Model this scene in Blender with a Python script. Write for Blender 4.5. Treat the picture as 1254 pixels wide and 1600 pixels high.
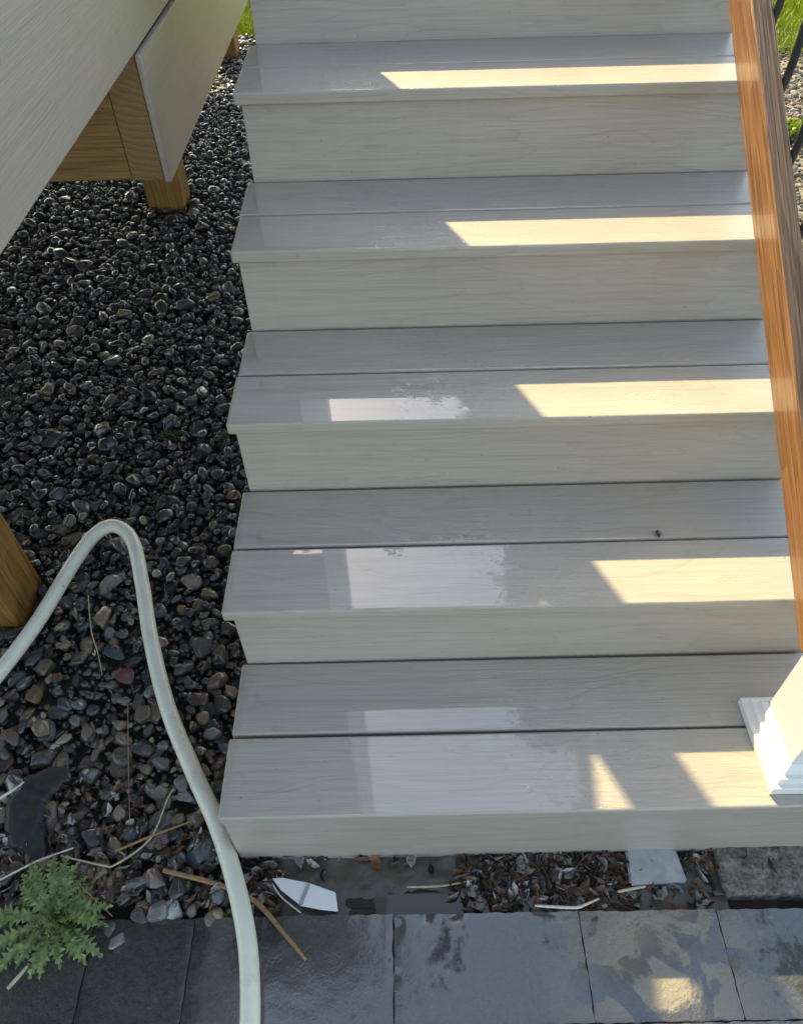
import bpy, bmesh, math, random
import numpy as np
from mathutils import Vector, Matrix, noise as mnoise
random.seed(11); rng = np.random.default_rng(5)
S = bpy.context.scene
for o in list(bpy.data.objects): bpy.data.objects.remove(o)
COL = S.collection

# ------------------------------------------------------------------ camera
CAM = Vector((0.3111, -0.4710, 1.2456)); PITCH, YAW, ROLL, FPX = 0.8316, -0.0065, -0.0273, 1194.2
def cam_axes():
    cp, sp, cy, sy = math.cos(PITCH), math.sin(PITCH), math.cos(YAW), math.sin(YAW)
    f = Vector((sy*cp, cy*cp, -sp)); r = Vector((cy, -sy, 0)); u = r.cross(f)
    c, s = math.cos(ROLL), math.sin(ROLL)
    return c*r + s*u, -s*r + c*u, f
CR, CU, CF = cam_axes()
cd = bpy.data.cameras.new('camera'); cam = bpy.data.objects.new('camera', cd); COL.objects.link(cam)
m = Matrix.Identity(4)
for i, v in enumerate((CR, CU, -CF)):
    for j in range(3): m[j][i] = v[j]
m.translation = CAM; cam.matrix_world = m
cd.sensor_fit = 'VERTICAL'; cd.sensor_height = 24.0; cd.lens = 24.0*FPX/1600.0
cd.clip_start = 0.02; cd.clip_end = 2000
S.camera = cam

# ------------------------------------------------------------------ sky and sun
SUNV = Vector((-0.43, 1.0, 0.943)).normalized()          # towards the sun
ELEV = math.asin(SUNV.z); AZ = math.atan2(SUNV.x, SUNV.y)  # clockwise from +Y
W = bpy.data.worlds.new('World'); S.world = W; W.use_nodes = True
wn = W.node_tree; bg = wn.nodes['Background']
sky = wn.nodes.new('ShaderNodeTexSky'); sky.sky_type = 'NISHITA'; sky.sun_disc = False
sky.sun_elevation = ELEV; sky.sun_rotation = AZ
sky.altitude = 100; sky.air_density = 1.0; sky.dust_density = 1.0; sky.ozone_density = 1.0
wn.links.new(sky.outputs[0], bg.inputs[0]); bg.inputs[1].default_value = 0.15
sd = bpy.data.lights.new('sun', 'SUN'); sun = bpy.data.objects.new('sun', sd); COL.objects.link(sun)
sd.energy = 3.0; sd.angle = math.radians(0.53); sd.color = (1.0, 0.90, 0.62)
sun.rotation_euler = (-SUNV).to_track_quat('-Z', 'Y').to_euler(); sun.location = (-4, 9, 9)
S.view_settings.view_transform = 'Standard'; S.view_settings.look = 'None'
S.view_settings.gamma = 1.0; S.view_settings.use_curve_mapping = False
S.cycles.max_bounces = 6; S.cycles.diffuse_bounces = 3; S.cycles.glossy_bounces = 3
S.view_settings.exposure = 1.66
S.view_settings.use_white_balance = True; S.view_settings.white_balance_temperature = 8100; S.view_settings.white_balance_tint = 9

# ------------------------------------------------------------------ helpers
def tag(o, label=None, cat=None, group=None, kind=None):
    if label: o['label'] = label
    if cat: o['category'] = cat
    if group: o['group'] = group
    if kind: o['kind'] = kind
    return o
def thing(name, loc, label, cat, group=None):
    o = bpy.data.objects.new(name, None); COL.objects.link(o); o.location = loc
    o.empty_display_size = 0.05
    return tag(o, label, cat, group)
def link(name, me, mat=None, parent=None, loc=(0, 0, 0), rot=(0, 0, 0)):
    o = bpy.data.objects.new(name, me); COL.objects.link(o)
    if mat is not None and len(me.materials) == 0: me.materials.append(mat)
    loc = Vector(loc)
    p = parent
    while p is not None:                       # parents are never rotated: subtract their offsets
        loc = loc - p.location; p = p.parent
    o.location = loc; o.rotation_euler = rot
    if parent is not None: o.parent = parent
    return o
def pymesh(name, V, F, smooth=False):
    me = bpy.data.meshes.new(name); me.from_pydata([tuple(v) for v in V], [], F); me.update()
    if smooth: me.polygons.foreach_set('use_smooth', [True]*len(me.polygons))
    return me
def boxmesh(name, sx, sy, sz, bev=0.002, seg=2):
    bm = bmesh.new(); bmesh.ops.create_cube(bm, size=1)
    for v in bm.verts: v.co = (v.co.x*sx, v.co.y*sy, v.co.z*sz)
    if bev > 0:
        bmesh.ops.bevel(bm, geom=list(bm.edges), offset=bev, segments=seg, profile=0.5, affect='EDGES')
    me = bpy.data.meshes.new(name); bm.to_mesh(me); bm.free()
    me.polygons.foreach_set('use_smooth', [max(abs(c) for c in p.normal) < .995 for p in me.polygons])   # big faces stay truly flat
    return me
def span(name, x0, x1, y0, y1, z0, z1, mat, parent, bev=0.002, axis='x', rz=0.0, seg=2):
    """a board filling the given span; its local X runs along `axis` so the grain follows its length"""
    c = ((x0+x1)/2, (y0+y1)/2, (z0+z1)/2)
    dx, dy, dz = x1-x0, y1-y0, z1-z0
    if axis == 'x': me = boxmesh(name, dx, dy, dz, bev, seg); rot = (0, 0, rz)
    elif axis == 'y': me = boxmesh(name, dy, dx, dz, bev, seg); rot = (0, 0, math.pi/2 + rz)
    else: me = boxmesh(name, dz, dy, dx, bev, seg); rot = (0, -math.pi/2, rz)
    return link(name, me, mat, parent, c, rot)
def px(x, y, z):
    d = CF + CR*((x-627)/FPX) + CU*((800-y)/FPX)
    t = (z-CAM.z)/d.z
    return CAM + d*t
def project(p):
    d = p - CAM; w = d.dot(CF)
    return 627 + FPX*d.dot(CR)/w, 800 - FPX*d.dot(CU)/w, w
def smooth_path(pts, n=8):
    pts = [Vector(p) for p in pts]; out = []
    for i in range(len(pts)-1):
        p0 = pts[max(i-1, 0)]; p1 = pts[i]; p2 = pts[i+1]; p3 = pts[min(i+2, len(pts)-1)]
        for k in range(n):
            t = k/n
            out.append(0.5*((2*p1) + (p2-p0)*t + (2*p0-5*p1+4*p2-p3)*t*t + (3*p1-p0-3*p2+p3)*t**3))
    out.append(pts[-1]); return out
def tubemesh(name, path, rad, sides=10, flat=1.0):
    """rad: number or function of t in 0..1; flat squashes the section vertically"""
    V, F = [], []; n = len(path)
    for i, p in enumerate(path):
        t = (path[min(i+1, n-1)] - path[max(i-1, 0)]).normalized()
        up = Vector((0, 0, 1)) if abs(t.z) < 0.95 else Vector((1, 0, 0))
        s = t.cross(up).normalized(); u = s.cross(t).normalized()
        r = rad(i/(n-1)) if callable(rad) else rad
        for k in range(sides):
            a = 2*math.pi*k/sides
            V.append(p + s*(r*math.cos(a)) + u*(r*flat*math.sin(a)))
    for i in range(n-1):
        for k in range(sides):
            k2 = (k+1) % sides
            F.append((i*sides+k, i*sides+k2, (i+1)*sides+k2, (i+1)*sides+k))
    F.append(tuple(range(sides))[::-1]); F.append(tuple((n-1)*sides+k for k in range(sides)))
    return pymesh(name, V, F, True)

RUN, RISE = 0.28, 0.1768                      # one step
# ------------------------------------------------------------------ materials
class NT:
    def __init__(s, name):
        s.m = bpy.data.materials.new(name); s.m.use_nodes = True; s.t = s.m.node_tree
        s.b = s.t.nodes['Principled BSDF']
    def n(s, typ, **kw):
        q = s.t.nodes.new('ShaderNode'+typ)
        for k, v in kw.items(): setattr(q, k, v)
        return q
    def l(s, a, b): s.t.links.new(a, b)
    def put(s, sock, v):
        if hasattr(v, 'is_linked') or hasattr(v, 'links'): s.l(v, sock)
        else: sock.default_value = v
    def math(s, op, a, b=None, c=None, clamp=False):
        q = s.n('Math', operation=op); q.use_clamp = clamp; s.put(q.inputs[0], a)
        if b is not None: s.put(q.inputs[1], b)
        if c is not None: s.put(q.inputs[2], c)
        return q.outputs[0]
    def noise(s, vec, scale, detail=3, rough=0.5, dist=0.0):
        q = s.n('TexNoise'); s.l(vec, q.inputs['Vector']); q.inputs['Scale'].default_value = scale
        q.inputs['Detail'].default_value = detail; q.inputs['Roughness'].default_value = rough
        q.inputs['Distortion'].default_value = dist; return q.outputs['Fac']
    def ramp(s, fac, stops, interp='LINEAR'):
        q = s.n('ValToRGB'); s.l(fac, q.inputs[0]); e = q.color_ramp.elements; q.color_ramp.interpolation = interp
        while len(e) < len(stops): e.new(0.5)
        for i, (p, c) in enumerate(stops):
            e[i].position = p; e[i].color = (c, c, c, 1) if not isinstance(c, tuple) else (*c, 1)
        return q.outputs[0]
    def mix(s, fac, a, b, blend='MIX'):
        q = s.n('Mix', data_type='RGBA', blend_type=blend); s.put(q.inputs[0], fac)
        for k, v in ((6, a), (7, b)):
            if isinstance(v, tuple): q.inputs[k].default_value = (*v, 1)
            else: s.l(v, q.inputs[k])
        return q.outputs[2]
    def vmul(s, vec, xyz):
        q = s.n('VectorMath', operation='MULTIPLY'); s.l(vec, q.inputs[0]); q.inputs[1].default_value = xyz
        return q.outputs[0]
    def objvec(s, rand=True):
        c = s.n('TexCoord').outputs['Object']
        if not rand: return c
        oi = s.n('ObjectInfo'); mu = s.n('VectorMath', operation='SCALE'); mu.inputs[0].default_value = (13.1, 7.7, 5.3)
        s.l(oi.outputs['Random'], mu.inputs['Scale'])
        a = s.n('VectorMath', operation='ADD'); s.l(c, a.inputs[0]); s.l(mu.outputs[0], a.inputs[1]); return a.outputs[0]
    def bump(s, h, strength, dist=0.002):
        q = s.n('Bump'); q.inputs['Strength'].default_value = strength; q.inputs['Distance'].default_value = dist
        s.l(h, q.inputs['Height']); return q.outputs[0]
    def set(s, **kw):
        for k, v in kw.items(): s.put(s.b.inputs[k.replace('_', ' ')], v)
        return s
def c4(c): return (*c, 1)

def composite(name, base, wet=False, rough=0.42, contrast=1.0, streaky=0.0):
    M = NT(name); v = M.objvec()
    warp = M.noise(M.vmul(v, (2.2, 9, 9)), 1.0, 2)
    # cathedral figure: warped rings stretched along the board
    cv = M.n('VectorMath', operation='ADD'); M.l(M.vmul(v, (1.1, 13, 13)), cv.inputs[0])
    wv = M.n('CombineXYZ'); M.l(M.math('MULTIPLY', warp, 3.2), wv.inputs[1]); M.l(wv.outputs[0], cv.inputs[1])
    big = M.noise(cv.outputs[0], 1.0, 1)
    rings = M.math('FRACT', M.math('MULTIPLY', big, 9.0))
    rings = M.math('POWER', rings, 6.0)
    streak = M.noise(M.vmul(v, (5, 260, 260)), 1.0, 3, 0.6)
    fine = M.noise(M.vmul(v, (14, 700, 700)), 1.0, 2, 0.6)
    blot = M.noise(M.vmul(v, (3, 5, 5)), 1.0, 4)
    spot = M.noise(v, 60, 2)
    col = M.mix(M.math('MULTIPLY', M.ramp(streak, [(0.40, 0.0), (0.72, 1.0)]), 0.22*contrast), c4(base)[:3], tuple(k*0.62 for k in base))
    col = M.mix(M.math('MULTIPLY', rings, 0.12*contrast*(1-.85*streaky)), col, tuple(k*0.58 for k in base))
    col = M.mix(M.math('MULTIPLY', M.ramp(blot, [(0.35, 0.0), (0.7, 1.0)]), 0.16), col, tuple(min(1, k*1.22) for k in base))
    col = M.mix(M.math('MULTIPLY', M.ramp(spot, [(0.70, 0.0), (0.76, 1.0)]), 0.25), col, tuple(k*0.55 for k in base))
    stain = M.noise(M.vmul(v, (9, 4, 4)), 1.0, 5, 0.7, 0.6)
    col = M.mix(M.math('MULTIPLY', M.ramp(stain, [(0.50, 0.0), (0.75, 1.0)]), 0.14), col, tuple(k*0.60 for k in base))
    grit = M.n('TexVoronoi'); M.l(v, grit.inputs['Vector']); grit.inputs['Scale'].default_value = 38
    gm = M.math('MULTIPLY', M.math('LESS_THAN', grit.outputs['Distance'], 0.045), M.math('GREATER_THAN', M.noise(v, 21, 2), 0.56))
    col = M.mix(M.math('MULTIPLY', gm, 0.8), col, (0.05, 0.04, 0.03))
    h = M.math('ADD', M.math('MULTIPLY', streak, 0.6), M.math('ADD', M.math('MULTIPLY', fine, 0.5), M.math('MULTIPLY', rings, -0.4*(1-.9*streaky))))
    M.set(Base_Color=col, Roughness=M.math('MULTIPLY_ADD', blot, 0.25, rough-0.12), Normal=M.bump(h, min(1.0, 0.36*contrast), 0.0014+.0012*streaky))
    if wet:
        g = M.n('NewGeometry').outputs['Position']; sp = M.n('SeparateXYZ'); M.l(g, sp.inputs[0])
        edge = M.math('SUBTRACT', 0.60, M.math('MULTIPLY_ADD', sp.outputs[1], 0.31, sp.outputs[0]))
        n1 = M.math('MULTIPLY_ADD', M.noise(g, 9, 4, 0.6), 0.34, -0.17)
        n2 = M.math('MULTIPLY_ADD', M.noise(g, 40, 2, 0.5), 0.10, -0.05)
        wetm = M.ramp(M.math('ADD', edge, M.math('ADD', n1, n2)), [(0.0, 0.0), (0.04, 1.0)])
        dry = M.noise(M.vmul(g, (7, 16, 7)), 1.0, 4, 0.6)
        wetm = M.math('MULTIPLY', wetm, M.ramp(dry, [(0.27, 0.15), (0.33, 1.0)]))
        up = M.n('SeparateXYZ'); M.l(M.n('NewGeometry').outputs['Normal'], up.inputs[0])
        flat = M.ramp(up.outputs[2], [(0.75, 0.0), (0.95, 1.0)])          # water only lies on top of the boards
        rip = M.noise(M.vmul(g, (14, 24, 14)), 1.0, 1)
        # beads of water along the drying edge and in a few patches
        band = M.ramp(M.math('ABSOLUTE', M.math('SUBTRACT', M.math('ADD', edge, n1), -0.07)), [(0.06, 1.0), (0.16, 0.0)])
        patch = M.math('MAXIMUM', band, M.ramp(M.noise(M.vmul(g, (4, 7, 4)), 1.0, 3), [(0.63, 0.0), (0.68, 1.0)]))
        dv = M.n('VectorMath', operation='SUBTRACT'); M.l(g, dv.inputs[0]); dv.inputs[1].default_value = (0.775, 0.605, 2*RISE)
        dl = M.n('VectorMath', operation='LENGTH'); M.l(M.vmul(dv.outputs[0], (1.0, 2.2, 1.0)), dl.inputs[0])
        splash = M.ramp(M.math('MULTIPLY_ADD', M.noise(g, 24, 3), -0.06, dl.outputs['Value']), [(0.03, 1.0), (0.075, 0.0)])   # splashed drops on the third step
        patch = M.math('MAXIMUM', patch, splash)
        vo = M.n('TexVoronoi', feature='SMOOTH_F1'); M.l(g, vo.inputs['Vector']); vo.inputs['Scale'].default_value = 210
        bead = M.math('MULTIPLY', M.ramp(vo.outputs['Distance'], [(0.12, 1.0), (0.42, 0.0)]), M.math('MULTIPLY', patch, M.ramp(M.noise(g, 70, 2), [(0.48, 0.0), (0.54, 1.0)])))
        cw = M.math('MULTIPLY', M.math('MAXIMUM', M.math('MULTIPLY_ADD', wetm, 0.94, 0.06), bead), flat)
        M.set(Coat_Weight=cw, Coat_IOR=1.9, Coat_Roughness=M.math('MULTIPLY_ADD', wetm, -0.175, 0.20),
              Coat_Normal=M.bump(M.math('ADD', M.math('MULTIPLY', rip, 0.05), bead), 0.8, 0.0018))
    else:
        M.set(Coat_Weight=0.15, Coat_Roughness=0.2)
    return M.m
def timber(name, light, dark, rough=0.55, coat=0.0, freq=1.0, dk=0.4):
    M = NT(name); v = M.objvec()
    w = M.noise(M.vmul(v, (1.6, 8, 8)), 1.0, 2)
    cv = M.n('VectorMath', operation='ADD'); M.l(M.vmul(v, (0.7, 11*freq, 11*freq)), cv.inputs[0])
    wv = M.n('CombineXYZ'); M.l(M.math('MULTIPLY', w, 1.6), wv.inputs[1]); M.l(wv.outputs[0], cv.inputs[1])
    big = M.noise(cv.outputs[0], 1.0, 2)
    rings = M.math('FRACT', M.math('MULTIPLY', big, 14.0))
    st = M.noise(M.vmul(v, (6, 330*freq, 330*freq)), 1.0, 3, 0.65)
    st2 = M.noise(M.vmul(v, (6, 170, 170)), 1.0, 3, 0.65)
    f = M.math('ADD', M.math('MULTIPLY', rings, 0.45), M.math('MULTIPLY', M.ramp(st, [(0.35, 0.0), (0.68, 1.0)]), 0.55))
    col = M.mix(f, light, dark)
    col = M.mix(M.math('MULTIPLY', M.ramp(st2, [(0.5, 0.0), (0.66, 1.0)]), dk), col, tuple(k*0.45 for k in dark))
    M.set(Base_Color=col, Roughness=rough, Normal=M.bump(M.math('ADD', f, st2), 0.6, 0.002), Coat_Weight=coat, Coat_Roughness=0.12)
    return M.m
def endgrain(name, light, dark):
    M = NT(name); v0 = M.n('TexCoord').outputs['Object']; sh = M.n('VectorMath', operation='ADD'); M.l(v0, sh.inputs[0]); sh.inputs[1].default_value = (0, .05, -.19); v = sh.outputs[0]
    q = M.n('TexWave', wave_type='RINGS', rings_direction='X', wave_profile='SAW'); M.l(v, q.inputs['Vector'])
    q.inputs['Scale'].default_value = 20; q.inputs['Distortion'].default_value = 4.0; q.inputs['Detail'].default_value = 2
    st = M.noise(M.vmul(v, (40, 60, 400)), 1.0, 3)
    col = M.mix(q.outputs['Fac'], light, dark); col = M.mix(M.math('MULTIPLY', st, 0.5), col, tuple(k*0.5 for k in dark))
    M.set(Base_Color=col, Roughness=0.7, Normal=M.bump(st, 0.3, 0.001)); return M.m
def plain(name, col, rough=0.5, var=0.2, scale=30, coat=0.0, bump=0.2):
    M = NT(name); v = M.objvec(); a = M.noise(v, scale, 4, 0.6)
    M.set(Base_Color=M.mix(M.ramp(a, [(0.3, 0.0), (0.7, 1.0)]), tuple(k*(1-var) for k in col), tuple(min(1, k*(1+var)) for k in col)),
          Roughness=rough, Coat_Weight=coat, Coat_Roughness=0.08, Normal=M.bump(a, bump, 0.002)); return M.m
def tinted(name, rough=0.3, coat=1.0, attr=True, scale=120, speck=0.35):
    """colour from the mesh attribute (or the object's own colour), with mineral specks"""
    M = NT(name)
    if attr: c = M.n('Attribute', attribute_name='col').outputs['Color']
    else: c = M.n('ObjectInfo').outputs['Color']
    v = M.n('NewGeometry').outputs['Position']
    a = M.noise(v, scale, 3, 0.65); b = M.noise(v, scale*4, 1, 0.6)
    k = M.mix(M.math('MULTIPLY', M.ramp(a, [(0.35, 0.0), (0.7, 1.0)]), speck), c, (0.15, 0.13, 0.105))
    dk = M.mix(M.math('MULTIPLY', M.ramp(b, [(0.4, 0.0), (0.65, 1.0)]), 0.42), k, (0.012, 0.012, 0.012))
    rv = M.noise(v, 34, 1)
    M.set(Base_Color=dk, Roughness=M.math('MULTIPLY_ADD', M.ramp(rv, [(0.35, 0.0), (0.65, 1.0)]), 0.35, rough), IOR=1.4, Coat_Weight=M.math('MULTIPLY', M.ramp(rv, [(0.40, 1.0), (0.60, 0.15)]), coat), Coat_IOR=1.6, Coat_Roughness=0.05,
          Normal=M.bump(M.math('ADD', a, M.math('MULTIPLY', b, .5)), 0.7, 0.002))
    return M.m

GREY = (0.408, 0.358, 0.308)
M_tread = composite('tread_composite', (0.405, 0.362, 0.300), wet=True, rough=0.42, contrast=1.9)
M_riser = composite('riser_composite', GREY, rough=0.45, contrast=1.9)
M_fascia = composite('fascia_composite', (0.425, 0.372, 0.322), rough=0.34, contrast=1.8, streaky=1.0)
M_post = timber('treated_post', (0.35, 0.175, 0.045), (0.15, 0.066, 0.015), 0.5, 0.2, 1.0, 0.7)
M_joist = timber('treated_joist', (0.37, 0.215, 0.075), (0.19, 0.095, 0.028), 0.6, 0.0, 0.7, 0.6)
M_end = endgrain('end_grain', (0.36, 0.23, 0.10), (0.25, 0.145, 0.058))
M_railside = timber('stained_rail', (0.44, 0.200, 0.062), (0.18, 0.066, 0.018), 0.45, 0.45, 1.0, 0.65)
M_railtop = timber('brown_rail_top', (0.20, 0.125, 0.08), (0.055, 0.030, 0.018), 0.6, 0.1, 1.0, 0.8)  # darker brown for the upward face of the bottom rail
M_white = plain('white_paint', (0.78, 0.76, 0.71), 0.4, 0.03, 8, 0.1, 0.03)
M_iron = plain('black_iron', (0.018, 0.018, 0.02), 0.35, 0.3, 60, 0.3)
def hosemat():
    M = NT('hose_smudged'); v = M.n('NewGeometry').outputs['Position']
    a = M.noise(v, 16, 5, 0.7); b = M.noise(v, 85, 3, 0.6)
    col = M.mix(M.math('MULTIPLY', M.ramp(a, [(0.48, 0.0), (0.70, 1.0)]), 0.45), (0.74, 0.73, 0.60), (0.47, 0.42, 0.30))
    col = M.mix(M.math('MULTIPLY', M.ramp(b, [(0.66, 0.0), (0.72, 1.0)]), 0.5), col, (0.22, 0.18, 0.12))
    M.set(Base_Color=col, Roughness=0.36, Coat_Weight=0.2, Coat_Roughness=0.1, Normal=M.bump(a, 0.15, 0.002)); return M.m
M_hose = hosemat()
M_siding = plain('siding_paint', (0.30, 0.30, 0.29), 0.6, 0.06, 6)
M_pebA = tinted('pebble_attribute', 0.24, 1.0, True)
M_pebO = tinted('pebble_object', 0.24, 1.0, False)
M_pebD = tinted('dry_pebble', 0.6, 0.0, True)
M_leafl = tinted('leaf_litter', 0.5, 0.3, True, 200, 0.15)
M_concrete = plain('concrete', (0.17, 0.15, 0.115), 0.8, 0.65, 130, 0.0, 1.0)
M_pale = plain('pale_composite', (0.36, 0.36, 0.35), 0.4, 0.30, 28, 0.2)
M_edging = plain('dark_edging', (0.022, 0.026, 0.022), 0.65, 0.55, 45, 0.1)
def soil():
    M = NT('soil'); v = M.n('NewGeometry').outputs['Position']
    a = M.noise(v, 14, 5, 0.65); b = M.noise(v, 140, 4, 0.7)
    col = M.mix(M.ramp(a, [(0.35, 0.0), (0.65, 1.0)]), (0.028, 0.021, 0.015), (0.075, 0.058, 0.038))
    col = M.mix(M.math('MULTIPLY', b, 0.6), col, (0.02, 0.016, 0.012))
    M.set(Base_Color=col, Roughness=0.55, Normal=M.bump(M.math('ADD', a, b), 0.8, 0.01)); return M.m
M_soil = soil(); M_sand = plain('sandy_soil', (0.24, 0.205, 0.155), 0.85, 0.4, 60, 0.0, 0.9)
def slate():
    M = NT('slate'); v = M.n('NewGeometry').outputs['Position']; ov = M.objvec()
    a = M.noise(v, 5, 6, 0.65, 0.5); b = M.noise(v, 30, 6, 0.7, 0.3); c = M.noise(v, 240, 4, 0.7); d = M.noise(v, 95, 5, 0.7)
    oi = M.n('ObjectInfo').outputs['Random']
    col = M.mix(M.ramp(a, [(0.30, 0.0), (0.70, 1.0)]), (0.010, 0.012, 0.013), (0.052, 0.052, 0.048))
    col = M.mix(M.math('MULTIPLY', oi, 0.35), col, (0.07, 0.062, 0.05))
    col = M.mix(M.math('MULTIPLY', M.ramp(b, [(0.48, 0.0), (0.72, 1.0)]), 0.65), col, (0.050, 0.040, 0.028))
    col = M.mix(M.math('MULTIPLY', M.ramp(d, [(0.50, 0.0), (0.62, 1.0)]), 0.75), col, (0.014, 0.015, 0.014))
    col = M.mix(M.math('MULTIPLY', M.ramp(c, [(0.60, 0.0), (0.72, 1.0)]), 0.35), col, (0.22, 0.20, 0.17))
    sp = M.n('SeparateXYZ'); M.l(v, sp.inputs[0])       # pale mortar residue on the slabs right of the offcut
    zone = M.ramp(M.math('SUBTRACT', 1.0, M.math('MULTIPLY', M.math('ABSOLUTE', M.math('SUBTRACT', sp.outputs[0], 0.72)), 4.5)), [(0.0, 0.0), (0.7, 1.0)])
    rn = M.math('ADD', M.noise(v, 11, 3, 0.5, 0.8), M.math('MULTIPLY_ADD', d, 0.16, -0.08))
    res = M.math('MULTIPLY', zone, M.ramp(rn, [(0.49, 0.0), (0.53, 1.0)]))
    col = M.mix(M.math('MULTIPLY', res, 0.85), col, (0.30, 0.265, 0.20))
    wet = M.ramp(M.math('ADD', M.noise(v, 6, 5, 0.65, 0.5), M.math('MULTIPLY_ADD', d, 0.2, -0.1)), [(0.37, 0.10), (0.43, 1.0)])
    wet = M.math('MULTIPLY', wet, M.math('SUBTRACT', 1.0, M.math('MULTIPLY', res, 0.8)))
    h = M.math('ADD', M.math('MULTIPLY', a, 1.2), M.math('ADD', M.math('MULTIPLY', b, 0.7), M.math('ADD', M.math('MULTIPLY', d, 0.4), M.math('MULTIPLY', c, 0.15))))
    M.set(Base_Color=col, Roughness=0.5, Normal=M.bump(h, 0.9, 0.010), Coat_Weight=wet, Coat_IOR=2.0, Coat_Roughness=M.math('MULTIPLY_ADD', b, 0.24, -0.05), Coat_Normal=M.bump(h, 0.05, 0.006)); return M.m
M_slate = slate()
def water():
    M = NT('puddle_water'); v = M.n('NewGeometry').outputs['Position']
    M.set(Base_Color=(0.035, 0.027, 0.02, 1), Roughness=0.02, IOR=1.6, Normal=M.bump(M.noise(v, 30, 1), 0.05, 0.002)); return M.m
M_water = water(); M_mud = plain('wet_mud', (0.085, 0.066, 0.046), 0.35, 0.35, 40, 0.35, 0.5)
def leafmat(name, a, b):
    M = NT(name); v = M.n('NewGeometry').outputs['Position']; n = M.noise(v, 90, 3)
    col = M.mix(M.ramp(n, [(0.35, 0.0), (0.7, 1.0)]), a, b)
    M.set(Base_Color=col, Roughness=0.5, Normal=M.bump(n, 0.5, 0.002), Subsurface_Weight=0.0)
    return M.m
M_weed = leafmat('weed_leaf', (0.110, 0.165, 0.040), (0.26, 0.33, 0.105))
M_grass = leafmat('grass_blade', (0.20, 0.27, 0.012), (0.40, 0.46, 0.03))
M_lawn = plain('lawn_ground', (0.10, 0.17, 0.025), 0.8, 0.4, 30, 0.0, 0.8)
M_moss = leafmat('moss', (0.03, 0.07, 0.015), (0.07, 0.13, 0.03))
def straw(name, c): return plain(name, c, 0.55, 0.25, 80, 0.2)
M_straw = straw('dry_straw', (0.50, 0.42, 0.27)); M_stalk = straw('brown_stalk', (0.30, 0.16, 0.07)); M_pstraw = straw('pale_straw', (0.60, 0.57, 0.48))

# ------------------------------------------------------------------ the stairs' measures
XL, XR = -0.003, 1.055
TH = 0.024
ZP = -0.19            # top of the paving
ZG = -0.225           # soil

# ------------------------------------------------------------------ ground
def sheet(name, x0, x1, y0, y1, z, mat, nx=1, ny=1, amp=0.0):
    V = [(x0+(x1-x0)*i/nx, y0+(y1-y0)*j/ny, z + (amp*mnoise.noise((i*.7, j*.7, 3.1)) if amp else 0)) for j in range(ny+1) for i in range(nx+1)]
    F = [(j*(nx+1)+i, j*(nx+1)+i+1, (j+1)*(nx+1)+i+1, (j+1)*(nx+1)+i) for j in range(ny) for i in range(nx)]
    return link(name, pymesh(name, V, F, True), mat)
tag(sheet('ground', -300, 300, -300, 300, ZG-0.012, M_soil), 'dark soil under the gravel and the stairs', 'ground', kind='structure')
tag(sheet('lawn', -200, 200, 4.75, 200, ZG-0.004, M_lawn), 'lawn beyond the gravel', 'lawn', kind='structure')
gb = sheet('gravel_bed', -2.2, 0.95, -0.098, 4.72, ZG, M_soil, 90, 120, 0.006)
tag(gb, 'bed of wet dark river pebbles left of the stairs', 'gravel bed', kind='structure')
gr = sheet('gravel_border', 1.0, 3.6, -0.02, 4.72, ZG+0.003, M_sand, 60, 90, 0.006)
tag(gr, 'sunlit strip of pebbles beyond the railing', 'gravel bed', kind='structure')

# ---- paving: each slab is a part
pv = sheet('pavement', -3, 4, -4, -0.1, ZP-0.005, M_soil)
tag(pv, 'dark wet slate paving at the foot of the stairs', 'pavement', kind='structure')
def paver(x0, x1, y0, y1, z):
    nx, ny = max(8, int((x1-x0)/.007)), 23; V, F = [], []; sd_ = random.uniform(0, 90)
    for j in range(ny+1):
        for i in range(nx+1):
            x, y = x0+(x1-x0)*i/nx, y0+(y1-y0)*j/ny
            e = min(i, nx-i, j, ny-j); q = Vector((x*38, y*38, sd_))
            if i in (0, nx): x += .0022*mnoise.noise(q*1.7)
            if j in (0, ny): y += .0022*mnoise.noise(q*1.7+Vector((9, 9, 0)))
            dz = .0008*mnoise.noise(q*.2)+.0003*mnoise.noise(q) - (.0003 if e == 0 else 0)
            if e <= 1 and mnoise.noise(q*.8+Vector((3, 7, 1))) > .45: dz -= .002     # chipped rim
            V.append((x, y, z+dz))
    F = [(j*(nx+1)+i, j*(nx+1)+i+1, (j+1)*(nx+1)+i+1, (j+1)*(nx+1)+i) for j in range(ny) for i in range(nx)]
    rim = [i for i in range(nx+1)] + [j*(nx+1)+nx for j in range(1, ny+1)] + [ny*(nx+1)+i for i in range(nx-1, -1, -1)] + [j*(nx+1) for j in range(ny-1, 0, -1)]
    base = len(V); n = len(rim)
    for r in rim: V.append(V[r])                       # the sides have their own rim so that the top stays flat to its edge
    for r in rim: V.append((V[r][0], V[r][1], z-.045))
    for k in range(n): F.append((base+k, base+n+k, base+n+(k+1) % n, base+(k+1) % n))
    c = Vector(((x0+x1)/2, (y0+y1)/2, z))
    return link('paver', pymesh('paver', [Vector(v)-c for v in V], F, True), M_slate, pv, c)
rows = [(-0.097, [-1.3, -0.98, -0.72, -0.40, -0.235, -0.064, 0.276, 0.593, 0.828, 1.15, 1.5, 1.8]),
        (-0.262, [-1.2, -0.85, -0.52, -0.20, 0.13, 0.44, 0.76, 1.08, 1.4, 1.7]),
        (-0.425, [-1.3, -0.95, -0.6, -0.28, 0.05, 0.36, 0.66, 0.98, 1.3, 1.6]), (-0.59, [-1.2, -0.85, -0.52, -0.2, 0.13, 0.44, 0.76, 1.08, 1.4, 1.7])]
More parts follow.
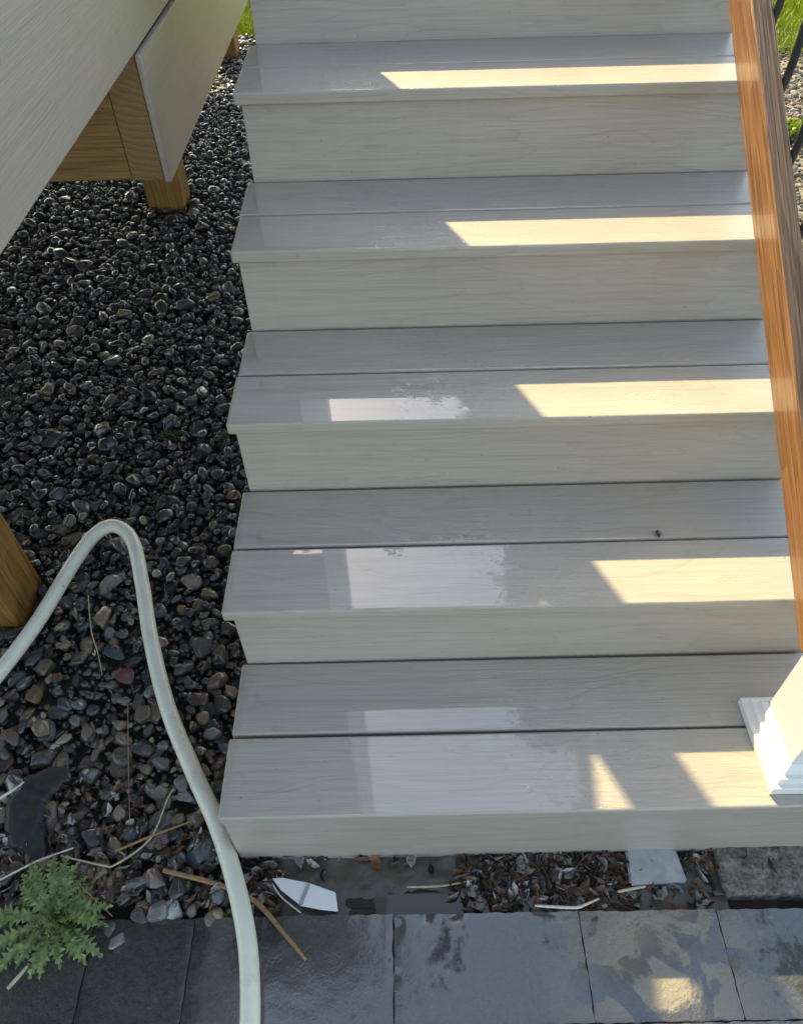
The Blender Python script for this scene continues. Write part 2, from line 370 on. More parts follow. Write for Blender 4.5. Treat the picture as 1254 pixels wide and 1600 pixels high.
for y1, xs in rows:
    for a, b in zip(xs[:-1], xs[1:]):
        z = ZP + random.uniform(-.0015, .0015)
        paver(a+.0011, b-.0011, y1-.1622, y1-.001+random.uniform(-.003, .002), z)

# ------------------------------------------------------------------ staircase
st = thing('staircase', (0.525, 0, ZP), 'wet grey composite staircase climbing away from the slate paving', 'stairs')
NST = 7
for k in range(NST):
    y, z = k*RUN, k*RISE
    e = random.uniform(-.002, .002)
    if k < 6:
        f = span('tread_board', XL+e, XR+e, y, y+.1400, z-TH, z, M_tread, st, 0.0042, rz=random.uniform(-.0012, .0012), seg=3)
        e2 = random.uniform(-.002, .003)
        span('tread_board', XL+e2, XR+e2, y+.1450, y+.2890-random.uniform(0,.002), z-TH, z-random.uniform(0, .001), M_tread, st, 0.0045, rz=random.uniform(-.0014, .0014), seg=3)
    # riser under this tread's nosing
    if k == 0:
        span('riser_board', XL+.002, XR, 0.003, 0.021, -0.214, -TH-.0025, M_riser, st, 0.003, rz=0.0006)
    else:
        span('riser_board', XL+.012, XR-.01, y+.0125, y+.030, z-RISE-.034, z-TH-.0015, M_riser, st, 0.0015, rz=random.choice((.001, .002, .0028)))
# landing boards at the top of the stairs
zl = 6*RISE
for i in range(9):
    y = 1.68 + i*.1445
    span('landing_board', -0.23, XR, y, y+.1400, zl-TH, zl, M_tread, st, 0.005)
# hidden sawtooth stringers carry the treads
def stringer(x):
    prof = []
    for k in range(7):
        y, z = k*RUN+.036, k*RISE-TH-.0015
        prof += [(y, z-RISE+.001 if k else -0.213), (y, z)]
    prof += [(2.9, 6*RISE-TH-.0015), (2.9, 6*RISE-.24), (2.05, 6*RISE-.24), (0.36, -0.213)]
    V = [(-.019, a, b) for a, b in prof] + [(.019, a, b) for a, b in prof]; n = len(prof)
    F = [tuple(range(n))[::-1], tuple(range(n, 2*n))] + [(i, (i+1) % n, n+(i+1) % n, n+i) for i in range(n)]
    bm = bmesh.new(); me = pymesh('stringer', V, F); bm.from_mesh(me)
    bmesh.ops.triangulate(bm, faces=[f for f in bm.faces if len(f.verts) > 4]); bm.to_mesh(me); bm.free()
    link('stringer', me, M_joist, st, (x, 0, 0))
for x in (0.10, 0.53, 0.96): stringer(x)
for x in (0.05, 1.0):
    span('landing_post', x-.045, x+.045, 2.75, 2.84, ZG-.02, 6*RISE-.242, M_post, st, 0.003, axis='z')

# ------------------------------------------------------------------ stair railing
rl = thing('stair_railing', (0.975, 0.105, 0), 'railing with white newel, orange wood bottom rail and black balusters', 'railing')
def extr(name, prof, x0, x1, mat, parent):        # (y,z) profile swept along x
    V = [(x0, a, b) for a, b in prof] + [(x1, a, b) for a, b in prof]; n = len(prof)
    F = [tuple(range(n)), tuple(range(n, 2*n))[::-1]] + [(i, n+i, n+(i+1) % n, (i+1) % n) for i in range(n)]
    return link(name, pymesh(name, V, F), mat, parent)
NX0, NX1, NY0, NY1 = 0.924, 1.034, 0.050, 0.158
nw = span('newel_post', NX0, NX1, NY0, NY1, 0.001, 1.02, M_white, rl, 0.002)
def moulding():
    V, F = [], []
    prof = [(0.000, 0.029), (0.017, 0.029), (0.0185, 0.0275), (0.019, 0.0195), (0.031, 0.0185), (0.032, 0.0175), (0.0325, 0.010), (0.043, 0.009), (0.050, 0.0015), (0.051, 0.0003)]  # height, projection
    for z, p in prof:
        for sx, sy in ((NX0-p, NY0-p), (NX1+p, NY0-p), (NX1+p, NY1+p), (NX0-p, NY1+p)): V.append((sx, sy, z+.001))
    for i in range(len(prof)-1):
        for k in range(4): F.append((i*4+k, i*4+(k+1) % 4, i*4+4+(k+1) % 4, i*4+4+k))
    return link('base_moulding', pymesh('base_moulding', V, F), M_white, nw)
moulding()
span('post_cap', NX0-.02, NX1+.02, NY0-.02, NY1+.02, 1.02, 1.05, M_white, rl, 0.006)
span('newel_post', NX0, NX1, 1.74, 1.865, 6*RISE+.001, 6*RISE+1.02, M_white, rl, 0.002, axis='z')
SL = RISE/RUN; ang = math.atan(SL)
def sloped_rail(name, x0, x1, h0, h1, ya, yb, mats, parent, bev=.004):
    L = (yb-ya)/math.cos(ang); hh = (h1-h0)*math.cos(ang)
    me = boxmesh(name, L, x1-x0, hh, bev, 3)
    ym = (ya+yb)/2; zm = SL*ym + (h0+h1)/2
    o = link(name, me, mats[0], parent, ((x0+x1)/2, ym, zm))
    # local X up the slope, local Y to -X world, local Z normal to the slope
    ex = Vector((0, math.cos(ang), math.sin(ang))); ey = Vector((-1, 0, 0)); ez = ex.cross(ey)
    R = Matrix((ex, ey, ez)).transposed(); o.rotation_euler = R.to_euler()
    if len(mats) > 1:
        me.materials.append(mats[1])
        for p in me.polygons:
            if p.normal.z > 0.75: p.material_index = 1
    return o
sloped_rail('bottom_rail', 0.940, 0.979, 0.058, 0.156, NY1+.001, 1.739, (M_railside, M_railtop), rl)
sloped_rail('top_rail', 0.925, 0.995, 0.94, 0.985, NY1+.001, 1.739, (M_railside,), rl)
y = 0.26
while y < 1.70:
    zb = SL*y + 0.085
    P = smooth_path([(0.9835, y, zb), (0.9845, y, zb+.045), (0.989, y, zb+.085), (0.990, y, zb+.15), (0.990, y, zb+.30), (0.988, y, zb+.6), (0.978, y, zb+.80), (0.970, y, zb+.852)], 5)
    link('baluster', tubemesh('baluster', P, 0.0075, 8), M_iron, rl)
    y += 0.1175

# ------------------------------------------------------------------ deck at left
dk = thing('deck', (-1.4, 2.4, ZG), 'raised deck with pale grey fascia boards on brown timber posts', 'deck')
FX = -0.246
span('fascia_board', FX-.019, FX, -0.35, 4.95, 0.706, 0.992, M_fascia, dk, 0.0035, axis='y', seg=3)
span('fascia_board', FX-.008, FX+.009, 1.384, 4.95, 0.420, 0.7005, M_fascia, dk, 0.005, axis='y', seg=3)
def joist(x0, x1, y0, y1, z0, z1, axis):
    o = span('joist', x0, x1, y0, y1, z0, z1, M_joist, dk, 0.0025, axis=axis)
    o.data.materials.append(M_end)
    for p in o.data.polygons:
        if abs(p.normal.x) > 0.8: p.material_index = 1
    return o
joist(-.3325, -.2555, 1.390, 4.93, .424, .700, 'y')
joist(-2.9, -.3345, 1.394, 1.432, .424, .700, 'x')
for yy in (2.58, 4.4): joist(-2.9, -.3345, yy-.019, yy+.019, .424, .700, 'x')
for x in np.arange(-2.9, -.3, .405): joist(x-.019, x+.019, -.32, 4.9, .745, 1.030, 'y')
for i in range(19):
    x1 = FX+.012 - i*.1445
    span('deck_board', x1-.14, x1, -.36, 5.05, 1.036, 1.060, M_tread, dk, 0.004, axis='y')
for (xa, xb, ya, yb, zt) in ((-.700, -.560, .515, .655, .7435), (-.690, -.548, 2.52, 2.66, .4225), (-.715, -.575, 4.33, 4.47, .4225), (-2.4, -2.26, .56, .70, .7435), (-2.4, -2.26, 2.52, 2.66, .4225), (-2.4, -2.26, 4.33, 4.47, .4225)):
    span('post', xa, xb, ya, yb, ZG-.03, zt, M_post, dk, 0.006, axis='z', seg=2)

# ------------------------------------------------------------------ porch column inferred from its shadow; unseen wall added to shade the stairs
cl = thing('porch_column', (-.0115, 1.7385, zl), 'square white column at the head of the stairs', 'column')
span('shaft', -.060, .037, 1.690, 1.787, zl+.001, 10.6, M_white, cl, 0.003, axis='z')
wl = thing('added_shade_wall', (-2, 1.73, zl), 'unseen tall clapboard wall added on the deck to shade the stairs', 'wall')
zz = zl+.002; i = 0
while zz < 10.4:
    z2 = zz+.15
    e0 = -.062 if zz < 1.52 else -.077-.45*(zz-1.51); e1 = -.062 if z2 < 1.52 else -.077-.45*(z2-1.51)  # board ends cut back to let a wedge of sun past the column
    e0 = -.062 if zz > 1.8 else e0; e1 = -.062 if zz > 1.8 else e1
    V = [(-3.6, 1.722, zz-.006), (e0, 1.722, zz-.006), (e1, 1.734, z2), (-3.6, 1.734, z2), (-3.6, 1.745, zz-.006), (e0, 1.745, zz-.006), (e1, 1.745, z2), (-3.6, 1.745, z2)]
    F = [(0, 1, 2, 3), (5, 4, 7, 6), (1, 5, 6, 2), (4, 0, 3, 7), (3, 2, 6, 7), (4, 5, 1, 0)]
    link('clapboard', pymesh('clapboard', V, F), M_siding, wl); zz = z2

# ------------------------------------------------------------------ pebbles
def pebble_proto(seed, sub=2):
    bm = bmesh.new(); bmesh.ops.create_icosphere(bm, subdivisions=sub, radius=1.0); rs = random.Random(seed)
    off = Vector((rs.uniform(-50, 50), rs.uniform(-50, 50), rs.uniform(-50, 50)))
    cuts = [(Vector((rs.gauss(0, 1), rs.gauss(0, 1), rs.gauss(0, 1))).normalized(), rs.uniform(.45, .82)) for _ in range(8)]
    for v in bm.verts:
        d = v.co.normalized(); p = d*(1+.20*mnoise.noise(d*1.1+off)+.07*mnoise.noise(d*2.6+off))
        for nrm, lim in cuts:                  # soft facets
            q = p.dot(nrm)
            if q > lim: p -= nrm*(q-lim)*0.95
        v.co = p
    V = np.array([v.co[:] for v in bm.verts]); F = np.array([[v.index for v in f.verts] for f in bm.faces]); bm.free(); return V, F
PROTO = [pebble_proto(i) for i in range(14)]
PALETTE = [((0.032, 0.034, 0.034), 26), ((0.055, 0.055, 0.054), 20), ((0.018, 0.019, 0.019), 20), ((0.095, 0.092, 0.082), 10), ((0.075, 0.054, 0.034), 10), ((0.12, 0.092, 0.055), 5),
           ((0.045, 0.052, 0.052), 8), ((0.070, 0.042, 0.036), 5), ((0.17, 0.16, 0.135), 4), ((0.19, 0.13, 0.07), 1.5), ((0.15, 0.035, 0.025), .3), ((0.26, 0.21, 0.17), 1.2)]
FRONT = [((0.065, 0.065, 0.060), 18), ((0.115, 0.110, 0.098), 16), ((0.030, 0.030, 0.030), 14), ((0.15, 0.105, 0.060), 20), ((0.22, 0.160, 0.095), 13), ((0.095, 0.055, 0.044), 9), ((0.21, 0.20, 0.175), 8), ((0.070, 0.080, 0.082), 9), ((0.30, 0.23, 0.14), 3)]
FRONT = [(tuple(k*1.3 for k in c), w) for c, w in FRONT]
DRYPAL = [((0.16, 0.145, 0.12), 25), ((0.26, 0.235, 0.19), 18), ((0.07, 0.068, 0.062), 20), ((0.36, 0.33, 0.27), 8), ((0.20, 0.12, 0.07), 5), ((0.11, 0.115, 0.115), 15)]
def pick(pal):
    t = random.uniform(0, sum(w for _, w in pal))
    for c, w in pal:
        t -= w
        if t <= 0: break
    k = random.uniform(.7, 1.35); return tuple(x*k for x in c)
def scatter(x0, x1, y0, y1, rfun, ztop, reject, layers=((0.80, 0.0), (0.95, 0.012)), tries=1.0):
    out = []
    for pack, dz in layers:
        cell = 0.05; grid = {}
        n = int((x1-x0)*(y1-y0)/(0.016**2)*tries*(1.0 if dz == 0 else 0.22))
        for _ in range(n):
            x = random.uniform(x0, x1); y = random.uniform(y0, y1)
            if reject(x, y): continue
            r = rfun(x, y); gi, gj = int(x//cell), int(y//cell); ok = True
            for a in (-1, 0, 1):
                for b in (-1, 0, 1):
                    for (qx, qy, qr) in grid.get((gi+a, gj+b), ()):
                        if (qx-x)**2+(qy-y)**2 < (pack*(r+qr))**2: ok = False; break
                    if not ok: break
                if not ok: break
            if ok:
                grid.setdefault((gi, gj), []).append((x, y, r)); out.append((x, y, ztop+dz+random.uniform(-.005, .005)-r*.35, r))
    return out
def xform(r):
    yaw = random.uniform(0, 6.283); tilt = abs(random.gauss(0, .30)); ta = random.uniform(0, 6.283)
    R = Matrix.Rotation(tilt, 3, Vector((math.cos(ta), math.sin(ta), 0))) @ Matrix.Rotation(yaw, 3, 'Z')
    return R, (r*random.uniform(1.05, 1.4), r*random.uniform(.78, 1.0), r*random.uniform(.5, .8))
def rf(x, y):
    near = max(0, 1-(y+.1)/0.7)                 # bigger stones by the paving
    r = random.lognormvariate(math.log(.0150+.0050*near), .40)
    return min(max(r, .006), .031+.005*near)
posts = [(-.71, -.55, .50, .67), (-.70, -.54, 2.51, 2.67), (-.725, -.565, 4.32, 4.48)]
def rej(x, y):
    if any(a < x < b and c < y < d for a, b, c, d in posts): return True
    if x > 0.06 and y > 0.03: return True       # under the stairs
    if x > -0.005 and y < 0.03: return True
    if x < -0.98-0.16*y and y < 3: return True   # outside of any view
    edge = -0.088 + 0.012*math.sin(x*23)+.008*math.sin(x*61)
    return y < edge
stones = scatter(-1.55, 0.10, -0.10, 4.70, rf, -0.196, rej, tries=2.2)
stones += scatter(-0.95, 0.06, -0.10, 2.0, lambda x, y: random.uniform(.004, .0085), -0.205, rej, ((0.85, 0.0),), 2.2)
# a few stones lie on the paving
for (a, b, r) in ((250, 1425, .021), (185, 1468, .014), (205, 1395, .024), (278, 1390, .020), (240, 1375, .022), (300, 1420, .013), (170, 1450, .011), (218, 1432, .017)):
    p = px(a, b, -.18); stones.append((p.x, p.y, ZP+r*.45, r))
special = {(195, 1052): ((0.17, 0.030, 0.022), .019), (50, 1085): ((0.22, 0.125, 0.045), .021), (180, 1020): ((0.045, 0.062, 0.075), .024), (70, 1040): ((0.11, 0.095, 0.05), .022), (210, 1380): ((0.10, 0.095, 0.075), .024)}
for (a, b), (c, r) in special.items():
    p = px(a, b, -.185); stones = [s for s in stones if (s[0]-p.x)**2+(s[1]-p.y)**2 > (r+s[3])**2*.55]
    stones.append((p.x, p.y, -.190, r, c))
def onscreen(s):
    u, v, w = project(Vector(s[:3])); return -10 < u < 395 and 60 < v < 1500, s[3]/w
rank = sorted((s for s in stones if onscreen(s)[0]), key=lambda s: -onscreen(s)[1]); big = set(id(s) for s in rank[:300])
pebmesh = []
for V, F in [pebble_proto(100+i, 3) for i in range(10)]:
    me = pymesh('pebble', V, [tuple(f) for f in F.tolist()], True); me.materials.append(M_pebO); pebmesh.append(me)
for s in rank[:300]:
    R, sc = xform(s[3]); o = link('pebble', random.choice(pebmesh), None, gb, s[:3], R.to_euler()); o.scale = sc
    o.color = (*(s[4] if len(s) > 4 else pick(FRONT if random.random() < 1.15-1.25*s[1] else PALETTE)), 1)
def stonemass(name, lst, pal, mat, parent, label):
    VV, FF, CC, n = [], [], [], 0
    for s in lst:
        V, F = random.choice(PROTO); R, sc = xform(s[3])
        M3 = np.array(R) @ np.diag(sc); v = V @ M3.T + np.array(s[:3]); VV.append(v); FF.append(F+n); n += len(V)
        CC.append(np.tile(np.array([*(s[4] if len(s) > 4 else pick(pal or (FRONT if random.random() < 1.15-1.25*s[1] else PALETTE))), 1.0]), (len(V), 1)))
    V = np.vstack(VV).astype(np.float32); F = np.vstack(FF).astype(np.int32); C = np.vstack(CC).astype(np.float32)
    me = bpy.data.meshes.new(name); me.vertices.add(len(V)); me.vertices.foreach_set('co', V.ravel())
    me.loops.add(F.size); me.loops.foreach_set('vertex_index', F.ravel())
    me.polygons.add(len(F)); me.polygons.foreach_set('loop_start', np.arange(0, F.size, 3, dtype=np.int32))
    me.polygons.foreach_set('use_smooth', np.ones(len(F), dtype=bool))
    me.update(calc_edges=True); me.validate()
    at = me.color_attributes.new('col', 'FLOAT_COLOR', 'POINT'); at.data.foreach_set('color', C.ravel())
    o = link(name, me, mat, parent); tag(o, label, kind='stuff'); return o
stonemass('gravel', [s for s in stones if id(s) not in big], None, M_pebA, gb, 'wet dark pebbles of the gravel bed')
def rej2(x, y): return x < 1.08 or x < 1.2+.25*(y-1.2)-.5 or y < .9
stones2 = scatter(1.1, 3.0, 0.9, 4.70, lambda x, y: min(max(random.lognormvariate(math.log(.0105), .45), .005), .03), -0.203, rej2, ((0.82, 0.0),), 1.0)
stonemass('gravel', stones2, DRYPAL, M_pebD, gr, 'dry sunlit pebbles beyond the railing')

# ------------------------------------------------------------------ grass beyond the gravel
def blades(name, zones, dens, mat, label, h0=.03, h1=.09, w=.004, z=ZG-.004):
    V, F = [], []
    for (x0, x1, y0, y1) in zones:
        for _ in range(int((x1-x0)*(y1-y0)*dens)):
            x, y = random.uniform(x0, x1), random.uniform(y0, y1); a = random.uniform(0, 6.28); h = random.uniform(h0, h1); l = random.uniform(.1, .6)*h; b = random.uniform(0, 6.28)
            dx, dy = w*math.cos(a), w*math.sin(a); i = len(V)
            V += [(x-dx, y-dy, z), (x+dx, y+dy, z), (x+l*.4*math.cos(b)+dx*.7, y+l*.4*math.sin(b)+dy*.7, z+h*.6), (x+l*.4*math.cos(b)-dx*.7, y+l*.4*math.sin(b)-dy*.7, z+h*.6), (x+l*math.cos(b), y+l*math.sin(b), z+h)]
            F += [(i, i+1, i+2, i+3), (i+3, i+2, i+4)]
    o = link(name, pymesh(name, V, F), mat); return tag(o, label, 'grass', kind='stuff')
blades('grass', [(-1.3, 0.2, 4.66, 6.6), (2.0, 3.6, 4.2, 6.6)], 5200, M_grass, 'sunlit yellow-green grass beyond the gravel')

# ------------------------------------------------------------------ hose
HP = [(-160, 1200, -.172), (-60, 1118, -.172), (0, 1050, -.168), (60, 970, -.155), (115, 880, -.135), (150, 834, -.124), (180, 822, -.120), (207, 845, -.125), (222, 910, -.138), (236, 1000, -.155), (262, 1105, -.166),
      (302, 1205, -.168), (340, 1290, -.168), (368, 1380, -.172), (386, 1470, -.1725), (391, 1560, -.1725), (388, 1640, -.1725), (375, 1740, -.1725)]
hp = smooth_path([px(a, b, z) for a, b, z in HP], 10)
tag(link('hose', tubemesh('hose', hp, 0.0164, 18), M_hose), 'thick pale greenish-white hose looped over the gravel', 'hose')

# ------------------------------------------------------------------ weed rosette
wp = px(85, 1432, -.18); weed = thing('weed', (wp.x, wp.y, -.197), 'low green weed with jagged lobed leaves at the paving edge', 'weed')
def weedleaf(L, w, seed):
    rs = random.Random(seed); n = 25; V, F = [], []
    for i in range(n):
        t = i/(n-1); env = w*(math.sin(math.pi*min(1, (t*.9+.10)))**.7)*(0.30+.85*t if t < .7 else .9*(1.55-t*.72))
        lobe = 1.0 if i % 2 else .34
        zc = L*(.20*math.sin(t*2.4)-.08*t*t)
        xm = L*t; V.append((xm, 0, zc))
        for s in (1, -1):
            j = rs.uniform(.8, 1.2)
            for q, dx, dz in ((.5, .2, .14), (1.0, .5, rs.uniform(-.1, .30))):
                V.append((xm+env*lobe*dx*.7, s*env*lobe*q*j, zc+env*dz+rs.uniform(-.004, .004)))
    for i in range(n-1):
        a, b = i*5, i*5+5
        F += [(a, b, b+1, a+1), (a+1, b+1, b+2, a+2), (b, a, a+3, b+3), (b+3, a+3, a+4, b+4)]
    return pymesh('leaf', V, F, True)
for k in range(34):
    a = k*2.39996; inner = k > 22
    L = random.uniform(.068, .108) if not inner else random.uniform(.03, .05)
    o = link('leaf', weedleaf(L*1.08, L*.195, k), M_weed, weed, (wp.x, wp.y, -.193+.002*(k % 5)), (random.uniform(-.2, .2), random.uniform(-.25, .05) if not inner else -.6, a))

# ------------------------------------------------------------------ leaf litter under the step and among the stones
def litter(name, zones, label, size=(.003, .015), z=-.197):
    V, F, C = [], [], []
    pal = [((.09, .050, .030), 5), ((.19, .10, .055), 4), ((.34, .28, .22), 3), ((.52, .47, .42), 2.0), ((.03, .022, .016), 5), ((.22, .10, .045), 2)]
    for (x0, x1, y0, y1, n, zt) in zones:
        for _ in range(n):
            x, y = random.uniform(x0, x1), random.uniform(y0, y1); s = random.uniform(*size); a = random.uniform(0, 6.28); tl = random.gauss(0, .8)
            R = Matrix.Rotation(a, 3, 'Z') @ Matrix.Rotation(tl, 3, 'X') @ Matrix.Rotation(random.gauss(0, .4), 3, 'Y'); c = pick(pal); i = len(V); cu = random.uniform(-.5, .8)*s
            L, Wd = s*random.uniform(1, 1.7), s*random.uniform(.35, .75)
            for (u, v, w) in ((-L, 0, cu*.6), (-L*.4, Wd, cu*.3), (L*.45, Wd*.8, cu*.4), (L, 0, cu), (L*.4, -Wd, cu*.3), (-L*.45, -Wd*.9, cu*.4), (0, 0, 0)):
                V.append(tuple(Vector((x, y, zt+random.uniform(0, .014)))+R @ Vector((u, v, w)))); C.append((*c, 1))
            F += [(i+q, i+(q+1) % 6, i+6) for q in range(6)]
    me = pymesh(name, V, F); at = me.color_attributes.new('col', 'FLOAT_COLOR', 'POINT'); at.data.foreach_set('color', np.array(C, dtype=np.float32).ravel())
    return tag(link(name, me, M_leafl), label, 'leaves', kind='stuff')
litter('leaf_litter', [(.43, .70, -.088, .05, 850, -.212), (.70, .84, -.088, .04, 120, -.216), (-.0, .075, -.09, .02, 150, -.205), (.07, .42, -.03, .03, 45, -.204), (.38, .47, -.09, .0, 50, -.208), (.84, 1.05, -.06, .02, 40, -.205)], 'brown dead leaves caught under the bottom step')
litter('dead_leaves', [(-.46, -.18, -.06, .16, 330, -.192), (-.2, -.02, -.08, .06, 110, -.19), (-.55, -.1, .2, 1.4, 120, -.188)], 'small brown dead leaves among the pebbles', (.004, .011))

# ------------------------------------------------------------------ small things under the step
def slab(name, pts, z, th, mat, label, cat, bev=.0015):
    P = [px(a, b, z) for a, b in pts]; bm = bmesh.new()
    top = [bm.verts.new((p.x, p.y, z)) for p in P]; f = bm.faces.new(top)
    r = bmesh.ops.extrude_face_region(bm, geom=[f]); bmesh.ops.translate(bm, vec=(0, 0, -th), verts=[v for v in r['geom'] if isinstance(v, bmesh.types.BMVert)])
    bmesh.ops.recalc_face_normals(bm, faces=list(bm.faces))
    bmesh.ops.bevel(bm, geom=list(bm.edges), offset=bev, segments=2, affect='EDGES')
    me = bpy.data.meshes.new(name); bm.to_mesh(me); bm.free()
    return tag(link(name, me, mat), label, cat)
slab('board_offcut', [(974, 1310), (1048, 1308), (1074, 1377), (984, 1382)], -.196, .018, M_pale, 'pale grey board offcut lying under the bottom step', 'offcut', .003)
# rough concrete footing
def footing():
    a, b = px(1122, 1340, -.192), px(1120, 1398, -.192); x0 = a.x; y0 = b.y; nx, ny = 90, 40; x1, y1 = 1.32, .12
    V, F = [], []
    for j in range(ny+1):
        for i in range(nx+1):
            x, y = x0+(x1-x0)*i/nx, y0+(y1-y0)*j/ny; e = .006*mnoise.noise((x*40, y*40, 1))
            V.append((x+(e if i == 0 else 0), y+(e if j == 0 else 0), -.194+.006*mnoise.noise((x*30, y*30, 0))+.006*mnoise.noise((x*75, y*75, 5))))
    F = [(j*(nx+1)+i, j*(nx+1)+i+1, (j+1)*(nx+1)+i+1, (j+1)*(nx+1)+i) for j in range(ny) for i in range(nx)]
    base = len(V); rim = [i for i in range(nx+1)] + [j*(nx+1)+nx for j in range(1, ny+1)] + [ny*(nx+1)+i for i in range(nx-1, -1, -1)] + [j*(nx+1) for j in range(ny-1, 0, -1)]
    for r in rim: V.append((V[r][0], V[r][1], -.26))
    n = len(rim)
    for k in range(n): F.append((rim[k], base+k, base+(k+1) % n, rim[(k+1) % n]))
    return tag(link('footing', pymesh('footing', V, F, True), M_concrete), 'rough concrete footing under the right end of the bottom step', 'footing')
footing()
# puddle between the step and the paving
def mud():
    x0, x1, y0, y1, nx, ny = -.02, .86, -.0965, .10, 110, 34; V = []
    for j in range(ny+1):
        for i in range(nx+1):
            x, y = x0+(x1-x0)*i/nx, y0+(y1-y0)*j/ny
            dip = math.exp(-((x-.338)/.112)**2)*math.exp(-((y+.088)/.025)**2)       # hollow that holds the water
            z = -.2075 - .022*dip + .006*mnoise.noise((x*22, y*30, 2.0)) + .0025*mnoise.noise((x*80, y*80, 7.0)) - .006*max(0, (abs(x-.3)-.3)/.3)
            V.append((x, y, z))
    F = [(j*(nx+1)+i, j*(nx+1)+i+1, (j+1)*(nx+1)+i+1, (j+1)*(nx+1)+i) for j in range(ny) for i in range(nx)]
    return tag(link('mud', pymesh('mud', V, F, True), M_mud), 'wet brown mud below the bottom step', 'mud', kind='structure')
mud()
def puddle():
    V = [(.12, -.0960, -.2115), (.50, -.0960, -.2115), (.50, -.03, -.2115), (.12, -.03, -.2115)]
    return tag(link('puddle', pymesh('puddle', V, [(0, 1, 2, 3)]), M_water), 'narrow strip of puddle water against the paving edge', 'puddle', kind='stuff')
puddle()
# white pointed plant marker
def marker():
    pts = [(425, 1372), (440, 1371), (482, 1379), (524, 1394), (528, 1424), (500, 1421), (470, 1415), (438, 1390)]
    z = -.186; o = slab('plant_marker', pts, z, .003, M_white, 'white pointed plastic plant marker lying under the step', 'marker', .001)
    for a, b, c, d in (((478, 1378), (483, 1379.5), (471, 1414.5), (466, 1413)), ((519, 1392), (524, 1394), (527, 1424), (521, 1423))):
        pass
    P = [px(q[0], q[1], z+.0022) for q in ((480, 1379.5), (485, 1381), (472, 1414), (466.5, 1412.5))]
    me = pymesh('ridge', [tuple(p) for p in P]+[(p.x, p.y, z-.001) for p in P], [(0, 1, 2, 3), (0, 4, 5, 1), (1, 5, 6, 2), (2, 6, 7, 3), (3, 7, 4, 0)]); link('ridge', me, M_pale, o)
    return o
marker()
# black garden edging piece half buried on the left
def edging():
    P = smooth_path([px(105, 1205, -.178), px(70, 1222, -.176), px(42, 1250, -.176), px(38, 1290, -.178), px(52, 1330, -.184), px(60, 1352, -.19)], 8); n = len(P); V, F = [], []
    for i, p in enumerate(P):
        t = (P[min(i+1, n-1)]-P[max(i-1, 0)]).normalized(); s = Vector((t.y, -t.x, 0)); w = .036*math.sin(math.pi*(.12+.80*i/(n-1)))**.8*(1+.35*mnoise.noise((i*.22, 1, 8)))
        for k in range(7):
            q = (k/6-.5)*2; V.append(tuple(p+s*(w*q)+Vector((0, 0, .0045*(1-q**4)-.003+.003*mnoise.noise((i*.35, q*2, 4))))))
        V += [tuple(p+s*w+Vector((0, 0, -.02))), tuple(p-s*w+Vector((0, 0, -.02)))]
    for i in range(n-1):
        a, b = i*9, i*9+9
        for k in range(6): F.append((a+k, a+k+1, b+k+1, b+k))
        F += [(a+6, a+7, b+7, b+6), (a+8, a, b, b+8)]
    return tag(link('garden_edging', pymesh('garden_edging', V, F, True), M_edging), 'flat dark curved strip of edging half buried among pebbles', 'edging')
edging()
# moss
def tuft(name, c, rad, n, label, mat, h):
    V, F = [], []
    for _ in range(n):
        a = random.uniform(0, 6.28); r = rad*math.sqrt(random.random()); x, y = c.x+r*math.cos(a)*1.6, c.y+r*math.sin(a)*.7; s = random.uniform(.4, 1)*h; b = random.uniform(0, 6.28); i = len(V)
        dx, dy = math.cos(b)*s*.5, math.sin(b)*s*.5
        V += [(x-dx, y-dy, c.z), (x-dy*.6, y+dx*.6, c.z+s*.9), (x+dx, y+dy, c.z+s), (x+dy*.6, y-dx*.6, c.z+s*.6)]; F += [(i, i+1, i+2, i+3)]
    return tag(link(name, pymesh(name, V, F), mat), label, 'moss')
tuft('moss', px(272, 682, -.190), .030, 170, 'small tuft of dark green moss among wet pebbles', M_moss, .010)
tuft('sprout', px(1250, 205, -.19), .09, 260, 'yellow-green sprout on sunlit gravel beyond the balusters', M_grass, .045)
o = bpy.data.objects['sprout']; o['category'] = 'plant'
# straws, stalks and twigs
def stem(name, pts, r, mat, label, cat, z=-.178, dz=None, flat=.6):
    P = smooth_path([px(a, b, z + (dz[i] if dz else 0)) for i, (a, b) in enumerate(pts)], 5)
    return tag(link(name, tubemesh(name, P, lambda t: r*(.55+.45*math.sin(math.pi*min(1, t*.8+.2))), 6, flat), mat), label, cat)
stem('stalk', [(255, 1360), (345, 1383), (400, 1410), (445, 1460), (478, 1500)], .0048, M_stalk, 'bent brown reed stalk passing under the hose onto the paving', 'stalk', -.183, [.012, .004, -.002, -.003, -.004])
stem('straw', [(95, 1337), (160, 1352), (182, 1350), (235, 1310), (262, 1248), (272, 1232)], .0019, M_straw, 'kinked pale straw above the weed', 'straw', -.172)
stem('straw', [(0, 1375), (60, 1345), (115, 1325)], .0021, M_pstraw, 'straight whitish straw crossing the left edge above the weed', 'straw', -.170)
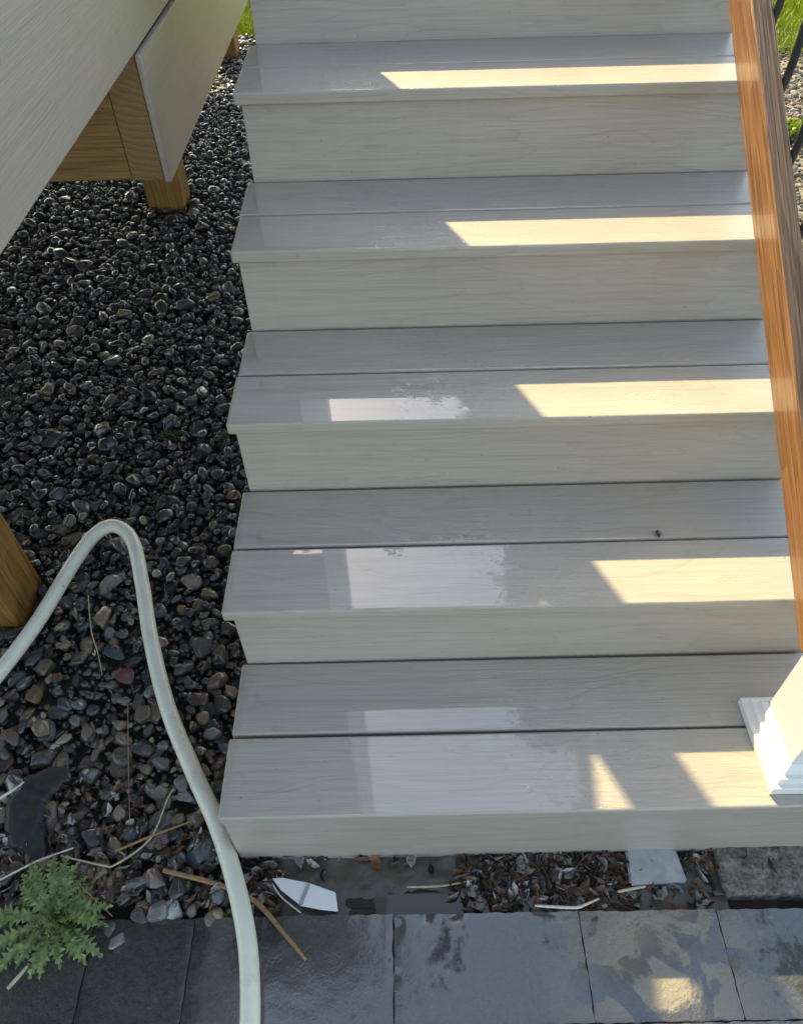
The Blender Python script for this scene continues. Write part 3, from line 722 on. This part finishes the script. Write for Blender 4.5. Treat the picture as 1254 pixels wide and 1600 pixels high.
stem('twig', [(180, 1330), (240, 1305), (300, 1283)], .0026, M_stalk, 'short reddish-brown twig on the pebbles left of the hose', 'twig', -.172)
stem('twig', [(110, 1370), (145, 1402), (176, 1432)], .0013, M_stalk, 'thin dark twig lying over the right side of the weed', 'twig', -.165)
stem('straw', [(12, 1545), (30, 1525), (46, 1506)], .0034, M_straw, 'short thick cream straw on the paving below the weed', 'straw', -.186)
stem('straw', [(-8, 1252), (15, 1238), (38, 1222)], .0030, M_pstraw, 'thick whitish straw end beside the dark edging', 'straw', -.165)
stem('straw', [(635, 1386), (690, 1384), (745, 1374)], .0020, M_straw, 'pale straw lying along the puddle', 'straw', -.198)
stem('straw', [(835, 1415), (895, 1418), (912, 1414), (935, 1404)], .0026, M_pstraw, 'pale flat straw on the paving edge below the leaf litter', 'straw', -.186)
stem('straw', [(965, 1393), (990, 1388), (1008, 1385)], .0026, M_straw, 'short tan straw in front of the board offcut', 'straw', -.186)
stem('twig', [(200, 1100), (201, 1200), (203, 1290)], .0010, M_stalk, 'thin upright twig on pebbles beside the hose', 'twig', -.172)
stem('twig', [(138, 930), (143, 985), (153, 1020), (160, 1055)], .0014, M_straw, 'thin golden curved twig on pebbles inside the hose loop', 'twig', -.172)
stem('straw', [(425, 1380), (440, 1402), (470, 1426)], .0016, M_pstraw, 'thin pale straw tucked under the plant marker', 'straw', -.190)
# dark insect on the second step's board seam
bp_ = Vector((0.771, 0.433, RISE)); ins = thing('insect', bp_, 'tiny dark insect at the board seam of the second step up', 'insect')
body = smooth_path([bp_+Vector((0, -.008, .003)), bp_+Vector((.001, -.003, .004)), bp_+Vector((0, .002, .0035)), bp_+Vector((.001, .008, .003))], 4)
link('body', tubemesh('body', body, lambda t: .0012+.0016*abs(math.sin(t*6.4)), 8), M_iron, ins)
for i, (dx, dy) in enumerate(((-.009, .006), (-.008, .001), (-.007, -.004), (.008, .006), (.008, .001), (.007, -.004))):
    link('leg', tubemesh('leg', [bp_+Vector((0, dy*.4, .0035)), bp_+Vector((dx*.5, dy*.8, .005)), bp_+Vector((dx, dy, .0004))], .0004, 4), M_iron, ins)
